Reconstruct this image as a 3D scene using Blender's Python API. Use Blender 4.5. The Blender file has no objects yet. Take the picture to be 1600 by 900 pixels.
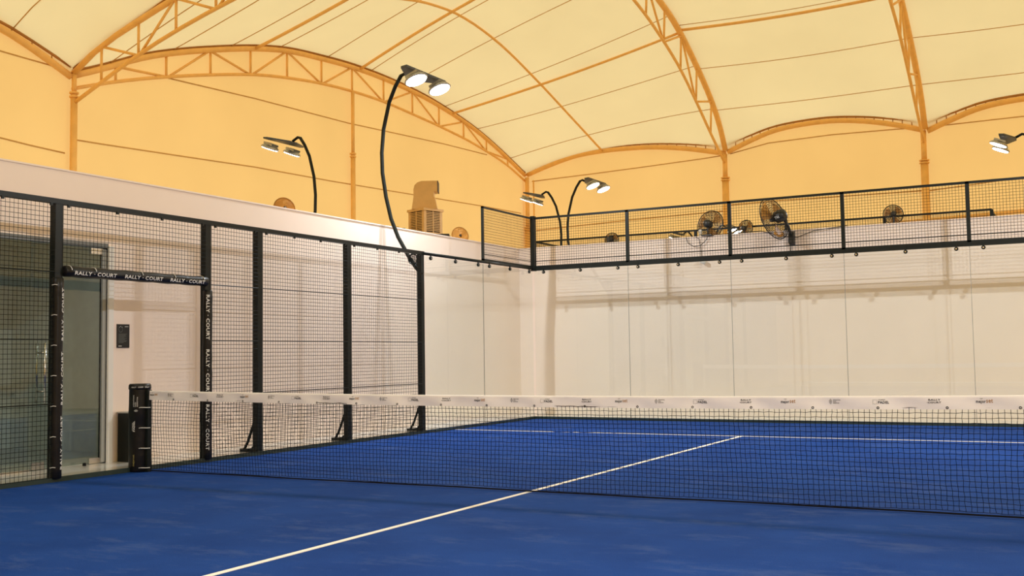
import bpy, math, random
from mathutils import Vector, Matrix
random.seed(7)
PI = math.pi
C = bpy.context.scene.collection
S = bpy.context.scene

# ------------------------------------------------------------------ camera, world, light, exposure
cam_d = bpy.data.cameras.new('camera'); cam = bpy.data.objects.new('camera', cam_d); C.objects.link(cam)
cam_d.sensor_width = 36.0; cam_d.lens = 37.214; cam_d.clip_end = 300
yaw, pitch, roll = -0.49278, 0.063422, -0.0147807
Fd = Vector((math.sin(yaw)*math.cos(pitch), math.cos(yaw)*math.cos(pitch), math.sin(pitch)))
Rt = Fd.cross(Vector((0, 0, 1))).normalized(); Up = Rt.cross(Fd)
R2 = Rt*math.cos(roll) + Up*math.sin(roll); U2 = Up*math.cos(roll) - Rt*math.sin(roll)
m = Matrix((R2, U2, -Fd)).transposed().to_4x4(); m.translation = Vector((9.5584, -8.7360, 1.26313))
cam.matrix_world = m
S.camera = cam

W = bpy.data.worlds.new('world'); S.world = W; W.use_nodes = True
wb = W.node_tree.nodes['Background']; wb.inputs[0].default_value = (1.0, 1.0, 1.0, 1); wb.inputs[1].default_value = 1.24
S.view_settings.view_transform = 'Standard'; S.view_settings.look = 'None'
S.view_settings.exposure = 0.0; S.view_settings.gamma = 1.0; S.view_settings.use_curve_mapping = False
LAMP_W = 160.0        # watts of one floodlight disc

def area_lamp(name, loc, direction, power, size=0.13, col=(0.88, 0.95, 1.02)):
    d = bpy.data.lights.new(name, 'AREA'); d.shape = 'DISK'; d.size = size; d.energy = power; d.color = col
    o = bpy.data.objects.new(name, d); C.objects.link(o); o.location = loc
    o.rotation_euler = Vector(direction).to_track_quat('-Z', 'Y').to_euler(); return o
# the floodlights of the court that stand outside the frame (the ones in view carry their own light)
# the pair near the camera is weaker: the photograph shows that end of the court lit mostly by the fabric
for (x, y, sx, k) in ((0.12, -6, 1, .2), (9.88, 6, -1, 1.0), (9.88, -6, -1, 1.15)):
    for dy in (-0.27, 0.27):
        area_lamp('floodlight_light', (x, y+dy, 5.76), (0.60*sx, 0, -1), LAMP_W*k)

# ------------------------------------------------------------------ helpers
class MB:
    def __init__(s): s.v = []; s.f = []
    def add(s, vs, fs):
        n = len(s.v); s.v += [tuple(p) for p in vs]; s.f += [tuple(i+n for i in f) for f in fs]; return s
    def box(s, x0, x1, y0, y1, z0, z1):
        return s.add([(x0,y0,z0),(x1,y0,z0),(x1,y1,z0),(x0,y1,z0),(x0,y0,z1),(x1,y0,z1),(x1,y1,z1),(x0,y1,z1)],
                     [(0,3,2,1),(4,5,6,7),(0,1,5,4),(1,2,6,5),(2,3,7,6),(3,0,4,7)])
    def tube(s, pts, r, n=8, cap=True, closed=False, ph=0.0):
        P = [Vector(p) for p in pts]; k = len(P); rs = r if isinstance(r, (list, tuple)) else [r]*k
        vs = []; pu = None
        for i in range(k):
            if closed: t = P[(i+1) % k]-P[i-1]
            else: t = P[min(i+1, k-1)]-P[max(i-1, 0)]
            t = t.normalized() if t.length > 1e-9 else Vector((0, 0, 1))
            if pu is None:
                a = Vector((0, 0, 1)) if abs(t.z) < .9 else Vector((0, 1, 0)); u = t.cross(a).normalized()
            else:
                u = (pu-t*pu.dot(t)); u = u.normalized() if u.length > 1e-6 else t.orthogonal().normalized()
            pu = u; w = t.cross(u)
            for j in range(n):
                an = 2*PI*j/n+ph; vs.append(P[i]+u*(rs[i]*math.cos(an))+w*(rs[i]*math.sin(an)))
        fs = []
        for i in range(k if closed else k-1):
            a = i*n; b = ((i+1) % k)*n
            for j in range(n): fs.append((a+j, b+j, b+(j+1) % n, a+(j+1) % n))
        if cap and not closed: fs.append(tuple(range(n))); fs.append(tuple(reversed(range((k-1)*n, k*n))))
        return s.add(vs, fs)
    def bar(s, p, q, w, h=None):          # square bar
        return s.tube([p, q], w*0.7071, 4, ph=PI/4)
    def lathe(s, prof, c=(0, 0, 0), axis='z', n=24, cap=True):
        vs = []
        for (r, h) in prof:
            for j in range(n):
                a = 2*PI*j/n; x, y = r*math.cos(a), r*math.sin(a)
                p = (x, y, h) if axis == 'z' else ((h, x, y) if axis == 'x' else (y, h, x))
                vs.append((p[0]+c[0], p[1]+c[1], p[2]+c[2]))
        fs = []
        for i in range(len(prof)-1):
            for j in range(n): fs.append((i*n+j, i*n+(j+1) % n, (i+1)*n+(j+1) % n, (i+1)*n+j))
        if cap: fs.append(tuple(reversed(range(n)))); fs.append(tuple(range((len(prof)-1)*n, len(prof)*n)))
        return s.add(vs, fs)
    def grid(s, f, nu, nv):
        vs = [f(i/nu, j/nv) for i in range(nu+1) for j in range(nv+1)]
        return s.add(vs, [(i*(nv+1)+j, (i+1)*(nv+1)+j, (i+1)*(nv+1)+j+1, i*(nv+1)+j+1) for i in range(nu) for j in range(nv)])
    def prism(s, poly, d0, d1, f):        # poly of 2-D points, f(a, b, depth) -> 3-D
        n = len(poly); vs = [f(a, b, d0) for a, b in poly]+[f(a, b, d1) for a, b in poly]
        return s.add(vs, [tuple(reversed(range(n))), tuple(range(n, 2*n))]+[(i, (i+1) % n, n+(i+1) % n, n+i) for i in range(n)])
    def xf(s, M):
        s.v = [tuple(M @ Vector(p)) for p in s.v]; return s

OFF = {}
def tag(o, label=None, cat=None, group=None, kind=None):
    if label: o['label'] = label
    if cat: o['category'] = cat
    if group: o['group'] = group
    if kind: o['kind'] = kind
    return o
def thing(name, label, cat, loc=(0, 0, 0), group=None, local=False, kind=None):
    o = bpy.data.objects.new(name, None); C.objects.link(o); o.empty_display_size = .1; o.location = loc
    OFF[o] = Vector((0, 0, 0)) if local else Vector(loc)
    return tag(o, label, cat, group, kind)
def part(name, mb, mat, parent=None, smooth=False, label=None, kind=None):
    off = OFF.get(parent, Vector((0, 0, 0)))
    me = bpy.data.meshes.new(name)
    vs = [(p[0]-off.x, p[1]-off.y, p[2]-off.z) for p in mb.v]
    me.from_pydata(vs, [], mb.f); me.update()
    if smooth: me.polygons.foreach_set('use_smooth', [True]*len(me.polygons))
    me.materials.append(mat)
    o = bpy.data.objects.new(name, me); C.objects.link(o)
    if parent is not None: o.parent = parent; OFF[o] = off
    return tag(o, label, None, None, kind)
def dup(o, parent=None):
    c = o.copy(); C.objects.link(c)
    if parent is not None: c.parent = parent
    OFF[c] = OFF.get(o, Vector((0, 0, 0)))
    for ch in list(o.children): dup(ch, c)
    return c
def lut(tab, x):
    tab = sorted(tab)
    if x <= tab[0][0]: return tab[0][1]
    if x >= tab[-1][0]: return tab[-1][1]
    for i in range(len(tab)-1):
        if tab[i][0] <= x <= tab[i+1][0]:
            x0, y0 = tab[i]; x1, y1 = tab[i+1]; h = x1-x0; t = (x-x0)/h
            m0 = (y1-tab[i-1][1])/(x1-tab[i-1][0]) if i > 0 else (y1-y0)/h
            m1 = (tab[i+2][1]-y0)/(tab[i+2][0]-x0) if i+2 < len(tab) else (y1-y0)/h
            return (2*t**3-3*t*t+1)*y0+(t**3-2*t*t+t)*h*m0+(3*t*t-2*t**3)*y1+(t**3-t*t)*h*m1

# ------------------------------------------------------------------ materials
def nodes(name):
    M = bpy.data.materials.new(name); M.use_nodes = True; nt = M.node_tree
    return M, nt, nt.nodes, nt.links, nt.nodes['Principled BSDF']
def mat(name, col, rough=.5, metal=0, noise=0.0, scale=8.0, bump=0.0, spec=.5, emit=None):
    M, nt, N, L, b = nodes(name)
    b.inputs['Roughness'].default_value = rough; b.inputs['Metallic'].default_value = metal
    b.inputs['Specular IOR Level'].default_value = spec
    tc = N.new('ShaderNodeTexCoord'); nz = N.new('ShaderNodeTexNoise'); nz.inputs['Scale'].default_value = scale
    nz.inputs['Detail'].default_value = 5; L.new(tc.outputs['Object'], nz.inputs['Vector'])
    r = N.new('ShaderNodeValToRGB'); r.color_ramp.elements[0].position = .3; r.color_ramp.elements[1].position = .7
    r.color_ramp.elements[0].color = tuple(c*(1-noise) for c in col)+(1,)
    r.color_ramp.elements[1].color = tuple(min(1, c*(1+noise)) for c in col)+(1,)
    L.new(nz.outputs['Fac'], r.inputs['Fac']); L.new(r.outputs['Color'], b.inputs['Base Color'])
    if bump:
        bp = N.new('ShaderNodeBump'); bp.inputs['Strength'].default_value = bump; bp.inputs['Distance'].default_value = .02
        L.new(nz.outputs['Fac'], bp.inputs['Height']); L.new(bp.outputs['Normal'], b.inputs['Normal'])
    if emit:
        b.inputs['Emission Color'].default_value = (1, .98, .95, 1); b.inputs['Emission Strength'].default_value = emit
    return M
def fabric(name, refl, trans):
    M, nt, N, L, b = nodes(name); N.remove(b); out = N['Material Output']
    d = N.new('ShaderNodeBsdfDiffuse'); t = N.new('ShaderNodeBsdfTranslucent'); a = N.new('ShaderNodeAddShader')
    tc = N.new('ShaderNodeTexCoord'); nz = N.new('ShaderNodeTexNoise'); nz.inputs['Scale'].default_value = .35
    nz.inputs['Detail'].default_value = 3; L.new(tc.outputs['Object'], nz.inputs['Vector'])
    r = N.new('ShaderNodeValToRGB'); r.color_ramp.elements[0].position = .3; r.color_ramp.elements[1].position = .7
    r.color_ramp.elements[0].color = tuple(c*.95 for c in trans)+(1,); r.color_ramp.elements[1].color = tuple(min(1, c*1.04) for c in trans)+(1,)
    L.new(nz.outputs['Fac'], r.inputs['Fac']); L.new(r.outputs['Color'], t.inputs['Color'])
    d.inputs['Color'].default_value = tuple(refl)+(1,)
    L.new(d.outputs[0], a.inputs[0]); L.new(t.outputs[0], a.inputs[1]); L.new(a.outputs[0], out.inputs['Surface'])
    return M
def glass(name, tint, ior=1.45, rough=0.0):
    M, nt, N, L, b = nodes(name); N.remove(b); out = N['Material Output']
    t = N.new('ShaderNodeBsdfTransparent'); t.inputs[0].default_value = tuple(tint)+(1,)
    g = N.new('ShaderNodeBsdfAnisotropic'); g.inputs['Roughness'].default_value = rough; g.inputs[0].default_value = (.95, .98, .96, 1)
    geo = N.new('ShaderNodeNewGeometry'); mx = N.new('ShaderNodeMix'); mx.data_type = 'FLOAT'
    L.new(geo.outputs['Backfacing'], mx.inputs[0]); mx.inputs[2].default_value = ior; mx.inputs[3].default_value = 1/ior
    fr = N.new('ShaderNodeFresnel'); L.new(mx.outputs[0], fr.inputs['IOR'])
    s = N.new('ShaderNodeMixShader'); L.new(fr.outputs[0], s.inputs[0]); L.new(t.outputs[0], s.inputs[1]); L.new(g.outputs[0], s.inputs[2])
    L.new(s.outputs[0], out.inputs['Surface']); return M
def turf_mat():
    M, nt, N, L, b = nodes('blue_turf')
    tc = N.new('ShaderNodeTexCoord')
    def nz(scale, det=6, rg=.6, sx=1.0):
        mp = N.new('ShaderNodeMapping'); mp.inputs['Scale'].default_value = (sx, 1, 1); L.new(tc.outputs['Object'], mp.inputs['Vector'])
        n = N.new('ShaderNodeTexNoise'); n.inputs['Scale'].default_value = scale; n.inputs['Detail'].default_value = det
        n.inputs['Roughness'].default_value = rg; L.new(mp.outputs[0], n.inputs['Vector']); return n
    def ramp(n, p0, c0, p1, c1):
        r = N.new('ShaderNodeValToRGB'); r.color_ramp.elements[0].position = p0; r.color_ramp.elements[1].position = p1
        r.color_ramp.elements[0].color = c0; r.color_ramp.elements[1].color = c1; L.new(n.outputs['Fac'], r.inputs['Fac']); return r
    base = ramp(nz(.9, 4), .35, (.007, .042, .215, 1), .65, (.011, .056, .265, 1))
    fine = ramp(nz(160, 2), .3, (.72, .72, .72, 1), .7, (1.15, 1.15, 1.15, 1))
    mul = N.new('ShaderNodeMix'); mul.data_type = 'RGBA'; mul.blend_type = 'MULTIPLY'; mul.inputs[0].default_value = 1
    L.new(base.outputs[0], mul.inputs[6]); L.new(fine.outputs[0], mul.inputs[7])
    # traces of sand brushed over the turf
    s1 = ramp(nz(2.4, 9, .78, .45), .52, (0, 0, 0, 1), .74, (.38, .38, .38, 1))
    s2 = ramp(nz(13, 8, .8, .55), .655, (0, 0, 0, 1), .73, (.6, .6, .6, 1))
    s3 = ramp(nz(.7, 3), .45, (0, 0, 0, 1), .6, (1, 1, 1, 1))
    mm = N.new('ShaderNodeMix'); mm.data_type = 'RGBA'; mm.blend_type = 'MULTIPLY'; mm.inputs[0].default_value = 1
    L.new(s2.outputs[0], mm.inputs[6]); L.new(s3.outputs[0], mm.inputs[7])
    ad = N.new('ShaderNodeMix'); ad.data_type = 'RGBA'; ad.blend_type = 'ADD'; ad.inputs[0].default_value = 1
    L.new(s1.outputs[0], ad.inputs[6]); L.new(mm.outputs[2], ad.inputs[7])
    fx = N.new('ShaderNodeMix'); fx.data_type = 'RGBA'; L.new(ad.outputs[2], fx.inputs[0])
    L.new(mul.outputs[2], fx.inputs[6]); fx.inputs[7].default_value = (.12, .17, .30, 1)
    L.new(fx.outputs[2], b.inputs['Base Color']); b.inputs['Roughness'].default_value = .95; b.inputs['Specular IOR Level'].default_value = .08
    bp = N.new('ShaderNodeBump'); bp.inputs['Strength'].default_value = .35; bp.inputs['Distance'].default_value = .006
    L.new(nz(160, 2).outputs['Fac'], bp.inputs['Height']); L.new(bp.outputs['Normal'], b.inputs['Normal'])
    return M
m_turf = turf_mat()
m_line = mat('line_white', (.86, .80, .72), .85, noise=.06, scale=30)
m_wall = mat('white_wall_panel', (.91, .77, .68), .45, noise=.02, scale=1.2)
m_tile = mat('pale_floor_tile', (.62, .61, .58), .12, noise=.04, scale=3)
m_slab = mat('grey_concrete', (.42, .41, .39), .8, noise=.1, scale=2)
m_blk = mat('black_steel', (.008, .011, .010), .38, noise=.15, scale=12, spec=.22)
m_wire = mat('black_wire', (.008, .009, .008), .6, spec=.15)
m_net = mat('net_cord', (.004, .004, .006), .8, spec=.1)
m_pad = mat('black_vinyl', (.008, .008, .009), .36, spec=.3, noise=.2, scale=6, bump=.4)
m_kerb = mat('dark_green_kerb', (.018, .035, .03), .55, noise=.15)
m_tape = mat('white_net_tape', (.88, .84, .84), .55, noise=.03, scale=5, bump=.2)
m_ink = mat('black_print', (.012, .012, .016), .6)
m_gold = mat('orange_print', (.42, .20, .04), .6)
m_white = mat('white_print', (.80, .80, .78), .5)
m_grey = mat('grey_print', (.10, .11, .10), .5)
m_tie = mat('white_cable_tie', (.7, .7, .68), .4)
m_chrome = mat('brushed_chrome', (.62, .62, .60), .25, metal=1)
m_jamb = mat('white_jamb', (.82, .80, .76), .4)
m_room = mat('grey_green_room_wall', (.62, .65, .61), .6, noise=.05)
m_roomfl = mat('dull_room_floor', (.5, .5, .46), .25, noise=.05)
m_frame = mat('warm_light_tan_steel', (.92, .53, .16), .5, noise=.06, scale=4)  # yellow tent light on white-painted steel is put into this tan
m_keder = mat('brown_fabric_edge', (.42, .19, .04), .7, noise=.1, scale=4)
m_seam = mat('brown_seam', (.62, .36, .11), .8)
m_tan = mat('warm_light_tan_plastic', (.66, .40, .15), .55, noise=.06, scale=5)  # orange tent light on the white cooler is put into this tan
m_tand = mat('dark_tan_slot', (.10, .07, .04), .7)
m_amber = mat('amber_fan_blade', (.62, .30, .06), .4)
m_fan = mat('dark_fan_metal', (.02, .02, .02), .45)
m_lens = mat('floodlight_lens', (1, 1, 1), .3, emit=14)
m_lamp = mat('slate_lamp_housing', (.05, .06, .075), .45)
m_silver = mat('silver_heat_sink', (.4, .4, .38), .35, metal=.6)
m_plast = mat('white_plastic', (.75, .73, .70), .4)
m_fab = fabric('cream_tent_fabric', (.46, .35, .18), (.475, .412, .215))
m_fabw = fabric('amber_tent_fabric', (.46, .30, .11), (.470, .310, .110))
m_glass = glass('clear_glass', (.965, .985, .975))
m_dglass = glass('door_glass', (.90, .94, .92), 1.5)

# ------------------------------------------------------------------ lettering
_tc = {}
def letters(txt, w, h, bold=.02, res=2):
    """text as a flat mesh scaled to exactly w x h, lower-left corner at 0, in the x-y plane"""
    k = (txt, bold)
    if k not in _tc:
        cu = bpy.data.curves.new('t', 'FONT'); cu.body = txt; cu.size = 1; cu.offset = bold; cu.resolution_u = res; cu.space_character = 1.08
        o = bpy.data.objects.new('t', cu); C.objects.link(o)
        dg = bpy.context.evaluated_depsgraph_get(); me = bpy.data.meshes.new_from_object(o.evaluated_get(dg))
        V = [v.co.copy() for v in me.vertices]; Fc = [tuple(p.vertices) for p in me.polygons]
        bpy.data.objects.remove(o); bpy.data.curves.remove(cu); bpy.data.meshes.remove(me)
        x0 = min(v.x for v in V); x1 = max(v.x for v in V); y0 = min(v.y for v in V); y1 = max(v.y for v in V)
        _tc[k] = ([((v.x-x0)/(x1-x0), (v.y-y0)/(y1-y0)) for v in V], Fc)
    V, Fc = _tc[k]
    return [(a*w, b*h) for a, b in V], Fc
def put_text(mb, txt, w, h, f, bold=.02):
    V, Fc = letters(txt, w, h, bold); mb.add([f(a, b) for a, b in V], Fc)

# ------------------------------------------------------------------ setting: ground, courts, walls
D1, D2, WH, FZ = -0.84, 10.97, 3.49, 0.045      # wall planes, wall height, level of the tiles outside the court
tag(part('floor', MB().box(-13, 20.5, -15.5, 34.5, -.20, -.05), m_slab), kind='structure')
mb = MB(); mb.box(D1-3.2, -.07, -15, D2, -.049, FZ); mb.box(-.07, 10.6, 10.07, D2, -.049, FZ)
tag(part('trim_1', mb, m_tile), 'pale glossy tiled walkway around the blue court', None, None, 'structure')

turf = thing('court_turf', 'blue artificial turf of the playing court with white lines', 'court surface', (5, 0, 0))
part('turf', MB().box(-.03, 10.03, -10, 10.03, -.05, 0), m_turf, turf)
part('line', MB().box(4.975, 5.025, -6.95, 6.975, .0005, .004), m_line, turf, label='long white centre line running under the net')
part('line', MB().box(.0, 10, 6.925, 6.975, .0005, .0035), m_line, turf, label='white service line near the back glass')
part('line', MB().box(.0, 10, -6.975, -6.925, .0005, .0035), m_line, turf)

# wall_left with the opening of the glass front
gy0, gy1, gz = -6.0, .24, 2.69
mb = MB(); mb.box(D1-.1, D1, gy1, D2+.1, 0, WH); mb.box(D1-.1, D1, gy0, gy1, gz, WH); mb.box(D1-.1, D1, -15, gy0, 0, WH)
mb.box(D1-.115, D1+.012, -15, D2+.1, WH, WH+.02)
wl = part('wall_left', mb, m_wall, kind='structure')
mb = MB(); mb.box(D1, 19.9, D2, D2+.1, 0, WH); mb.box(D1, 19.9, D2-.012, D2+.115, WH, WH+.02)
wbk = part('wall_back', mb, m_wall, kind='structure')

# room behind the glass front
mb = MB(); mb.box(-4.0, -3.9, -6.2, 1.3, FZ, 2.9); mb.box(-3.9, D1-.1, 1.2, 1.3, FZ, 2.9); mb.box(-3.9, D1-.1, -6.2, -6.1, FZ, 2.9)
tag(part('wall_room', mb, m_room), kind='structure')
part('ceiling_room', MB().box(-4.0, D1-.1, -6.2, 1.3, 2.9, 3.0), m_room, kind='structure')
part('floor_room', MB().box(-3.9, D1-.1, -6.1, 1.2, FZ, FZ+.006), m_roomfl, kind='structure')
part('trim_2', MB().box(D1-.1, D1+.03, gy1, gy1+.075, FZ, gz-.03), m_jamb, kind='structure')
part('trim_3', MB().box(D1-.07, D1+.01, gy0, gy1, gz-.055, gz), mat('grey_header', (.16, .17, .17), .4), kind='structure')
cl = thing('fill_panel', 'added glowing panel, out of view, brightening the room behind the glass door', 'fill light', (-1.3, -.3, 2.87))  # panel added out of view to brighten the room; no known fixture
part('frame', MB().box(-1.5, -1.1, -.55, -.05, 2.87, 2.9), m_jamb, cl)
part('glow_face', MB().box(-1.47, -1.13, -.52, -.08, 2.862, 2.87), mat('fill_panel_glow', (1, 1, 1), .5, emit=2), cl)
area_lamp('room_fill_light', (-1.3, -.3, 2.85), (-.5, 0, -1), 7, .3, (.92, .96, 1.0))  # added fill for the room behind the glass
# glass front: fixed panes and the door leaf
gx0, gx1 = D1-.045, D1-.033
win = thing('window_1', 'frameless fixed glass pane beside the glass door', None, (D1, -1.5, FZ), kind='structure')
for i, (a, b) in enumerate(((-2.35, -.79), (-3.95, -2.36), (-5.98, -3.96))):
    part('pane', MB().box(gx0, gx1, a, b, FZ+.01, gz-.06), m_dglass, win)
part('sill_channel', MB().box(gx0-.01, gx1+.01, -5.98, -.79, FZ, FZ+.02), m_chrome, win)
dr = thing('door_1', 'frameless glass door with a long chrome pull handle in the left wall', None, (D1, .18, FZ), kind='structure')
part('door_leaf', MB().box(gx0, gx1, -.775, .165, FZ+.015, gz-.07), m_dglass, dr)
part('hinge_patch', MB().box(gx0-.008, gx1+.008, .02, .19, FZ+.005, FZ+.07), m_chrome, dr)
part('hinge_patch', MB().box(gx0-.008, gx1+.008, .02, .19, gz-.135, gz-.065), m_chrome, dr)
part('lock_patch', MB().box(gx0-.008, gx1+.008, -.77, -.60, FZ+.005, FZ+.09), m_chrome, dr)
part('edge_seal', MB().box(gx0-.002, gx1+.002, .166, .174, FZ+.01, gz-.07), m_wire, dr)
part('side_channel', MB().box(gx0-.02, gx1+.02, .185, .238, FZ+.01, gz-.07), mat('grey_channel', (.38, .39, .37), .4), dr)
h = MB()
for sx in (D1+.03, D1-.11): h.tube([(sx, -.65, .80), (sx, -.65, 1.48)], .015, 10)
for z in (.93, 1.37): h.tube([(D1+.03, -.65, z), (D1-.11, -.65, z)], .010, 8)
part('handle', h, m_chrome, dr, True)
dr2 = tag(part('door_stop', MB().lathe([(.02, FZ), (.02, FZ+.03), (.012, FZ+.035)], (D1+.06, -.12, 0), n=12), m_wire, smooth=False), 'small dark door stop on the tiles by the glass door', 'door stop')

# ------------------------------------------------------------------ tent: frame geometry
XG, YB, YV = -12.6, 34.0, 9.2        # gable plane, back plane, valley truss plane
Gt = [(9.2, 8.45), (10.17, 8.87), (11.33, 9.41), (12.35, 9.80), (14.07, 10.34), (15.99, 10.86), (17.49, 11.16), (19.12, 11.32), (20.9, 11.44),
      (22.84, 11.46), (24.96, 11.38), (26.81, 11.20), (29.33, 10.80), (31.53, 10.24), (34.0, 9.46)]
Gb = [(9.2, 8.12), (10.58, 8.61), (12.12, 9.08), (14.08, 9.60), (15.99, 10.04), (17.49, 10.28), (19.12, 10.47), (20.89, 10.58), (22.83, 10.60),
      (24.94, 10.50), (26.9, 10.38), (29.31, 10.16), (32.11, 9.72), (34.0, 9.20)]
Mt = [(9.2, 9.93), (11.5, 10.65), (14, 11.40), (16.2, 11.95), (18.22, 12.42), (19.7, 12.72), (21.9, 12.90), (24.6, 12.64), (27.6, 11.95), (30.6, 11.13), (34.0, 10.18)]
Tt = [(9.2, 11.1), (11.5, 12.3), (14, 13.2), (18, 14.15), (21.5, 14.4), (24, 14.22), (26.3, 13.79), (28.1, 13.35), (30.6, 12.25), (32.53, 11.12), (33.6, 10.1), (34.0, 9.5)]
Tb = [(9.2, 10.1), (14, 12.2), (18, 13.2), (21.5, 13.5), (24.07, 13.13), (25.86, 12.74), (28.34, 11.96), (30.12, 11.13), (32.03, 10.11), (33.0, 9.62), (34.0, 9.1)]
Bt = [(-12.6, 8.45), (-11.59, 9.02), (-10.26, 9.46), (-9.09, 9.80), (-7, 10.33), (-3.2, 11.1), (0, 11.4), (4.6, 11.5), (12, 10.8), (20, 9.3)]
Bb = [(-12.5, 7.74), (-11.69, 8.06), (-10.36, 8.59), (-8.98, 9.03), (-7.09, 9.50), (-3.2, 10.3), (0, 10.6), (4.6, 10.7), (12, 10.0), (20, 8.5)]
def edge_z(s): return 9.5+.86*math.sin(PI*s)**.85
def edge1(x):
    return lut([(-12.6, 9.46), (-11.32, 9.84), (-10.04, 10.12), (-8.73, 10.21), (-7.58, 10.20), (-6.39, 10.13), (-4.96, 9.92), (-3.84, 9.67), (-3.2, 9.52)], x)
def edge2(x):
    x0 = -3.2 if x < 4.6 else 4.6 if x < 12.4 else 12.4
    return lut([(0, 9.53), (.14, 9.95), (.26, 10.24), (.40, 10.37), (.56, 10.38), (.72, 10.22), (.87, 9.93), (1, 9.6)], (x-x0)/7.8)
def roof(x, y):
    if y < YV:                       # bays nearer the camera, hung off the valley truss
        k = (YV-y) % 12; return lut(Bt, x)+1.3*(1-((k-6)/6)**2)
    if x <= -3.2:
        a, b, c = -12.6, -8.73, -3.2; g, mm, t = lut(Gt, y), lut(Mt, y), lut(Tt, y)
        return (g*(x-b)*(x-c)/((a-b)*(a-c))+mm*(x-a)*(x-c)/((b-a)*(b-c))+t*(x-a)*(x-b)/((c-a)*(c-b)))
    t = lut(Tt, y)
    f = max(0, 1-(YB-y)/1.5)**1.4
    s = (x+3.2) % 7.8/7.8
    return t+(edge2(x)-9.5)*f-.10*math.sin(PI*s)*(1-f)
LIFT = .10

ceil = thing('ceiling', 'cream tent fabric roof lit through from outside', None, (0, 0, 9), kind='structure')
def bay(x0, x1, y0, y1, nu, nv):
    part('fabric_panel', MB().grid(lambda u, v: (x0+(x1-x0)*u, y0+(y1-y0)*v, roof(min(max(x0+(x1-x0)*u, -12.6), 19.9), y0+(y1-y0)*v)+LIFT), nu, nv), m_fab, ceil, True)
bay(-12.75, -3.2, YV, 34.1, 24, 70); bay(-3.2, 4.6, YV, 34.1, 20, 70); bay(4.6, 12.4, YV, 34.1, 20, 70); bay(12.4, 20, YV, 34.1, 16, 60)
bay(-12.75, 20, -2.8, YV, 40, 24); bay(-12.75, 20, -14.8, -2.8, 40, 24)
def seam_line(pts, r=.015):
    part('seam', MB().tube(pts, r, 5), m_seam, ceil, True)
for y in (10.4, 12.6, 14.9, 17.1, 19.5, 22.0, 24.3, 27.0, 29.6, 32.5):
    w = .95*math.exp(-((y-28.8)/2.6)**2)
    seam_line([(x, y+w*(x+12.6)/9.4, roof(x, y+w*(x+12.6)/9.4)+LIFT-.01) for x in [-12.6+9.4*i/16 for i in range(17)]])
for (xa, xb) in ((-3.2, 4.6), (4.6, 12.4)):
    for y in (12.6, 17.1, 22.0, 26.2, 28.25, 30.65, 32.7):
        seam_line([(xa+(xb-xa)*i/16, y, roof(xa+(xb-xa)*min(max(i, .01), 15.99)/16, y)+LIFT-.01) for i in range(17)])
seam_line([(-12.6+3*i/8, 7.5, roof(-12.6+3*i/8, 7.5)+LIFT-.01) for i in range(9)])

# tent walls
wf = thing('wall_far_left', 'amber tent fabric side wall behind the white panels', None, (XG, 9, 0), kind='structure')
def gtop(y): return (lut(Gt, y) if y >= YV else roof(-12.6, y))+LIFT+.15
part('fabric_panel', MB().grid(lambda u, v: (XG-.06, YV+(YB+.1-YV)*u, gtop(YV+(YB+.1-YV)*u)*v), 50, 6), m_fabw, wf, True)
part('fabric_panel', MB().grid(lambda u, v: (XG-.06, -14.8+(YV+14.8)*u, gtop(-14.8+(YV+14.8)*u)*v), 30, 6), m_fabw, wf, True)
for P in ([(9.36, 6.86), (10.19, 6.89), (12.84, 7.01), (15.99, 7.16), (19.79, 7.25), (24.67, 7.42), (29.89, 7.60), (33.56, 7.69)],
          [(12.47, 9.14), (15.99, 9.30), (20.7, 9.42), (23.64, 9.58), (27.02, 9.76), (30.5, 9.88)],
          [(6.6, 8.62), (7.89, 8.60), (8.9, 8.59)], [(6.6, 6.58), (8.1, 6.50), (9.07, 6.47)]):
    part('seam', MB().tube([(XG+.01-.05, y, z) for y, z in P], .02, 5), m_seam, wf, True)
wf = thing('wall_far_back', 'amber tent fabric end wall behind the back courts', None, (4, YB, 0), kind='structure')
def btop(x): return (edge1(x) if x < -3.2 else edge2(x))+LIFT+.12
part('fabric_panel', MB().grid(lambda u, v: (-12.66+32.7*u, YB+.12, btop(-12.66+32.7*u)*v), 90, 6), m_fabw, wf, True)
for P in ([(-12.31, 9.19), (-9.43, 9.25), (-7.0, 9.32), (-4.13, 9.42), (-3.3, 9.47)], [(-3.02, 9.5), (-1.41, 9.78), (1.15, 9.84), (3.57, 9.78), (4.3, 9.74)],
          [(4.9, 9.73), (6.3, 9.74), (8.03, 9.75), (11.9, 9.76)], [(-12.12, 6.92), (-7.65, 7.06), (-3.36, 7.13)], [(-3.08, 7.36), (-.96, 7.38), (4.41, 7.30)],
          [(4.64, 7.28), (7.94, 7.50), (12.2, 7.5)]):
    part('seam', MB().tube([(x, YB+.08, z) for x, z in P], .022, 5), m_seam, wf, True)
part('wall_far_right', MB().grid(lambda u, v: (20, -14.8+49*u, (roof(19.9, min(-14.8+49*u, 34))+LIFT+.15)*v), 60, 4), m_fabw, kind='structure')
part('wall_far_front', MB().grid(lambda u, v: (-12.7+32.8*u, -14.8, (roof(-12.6+32.4*u, -14.8)+LIFT+.15)*v), 40, 4), m_fabw, kind='structure')

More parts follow.
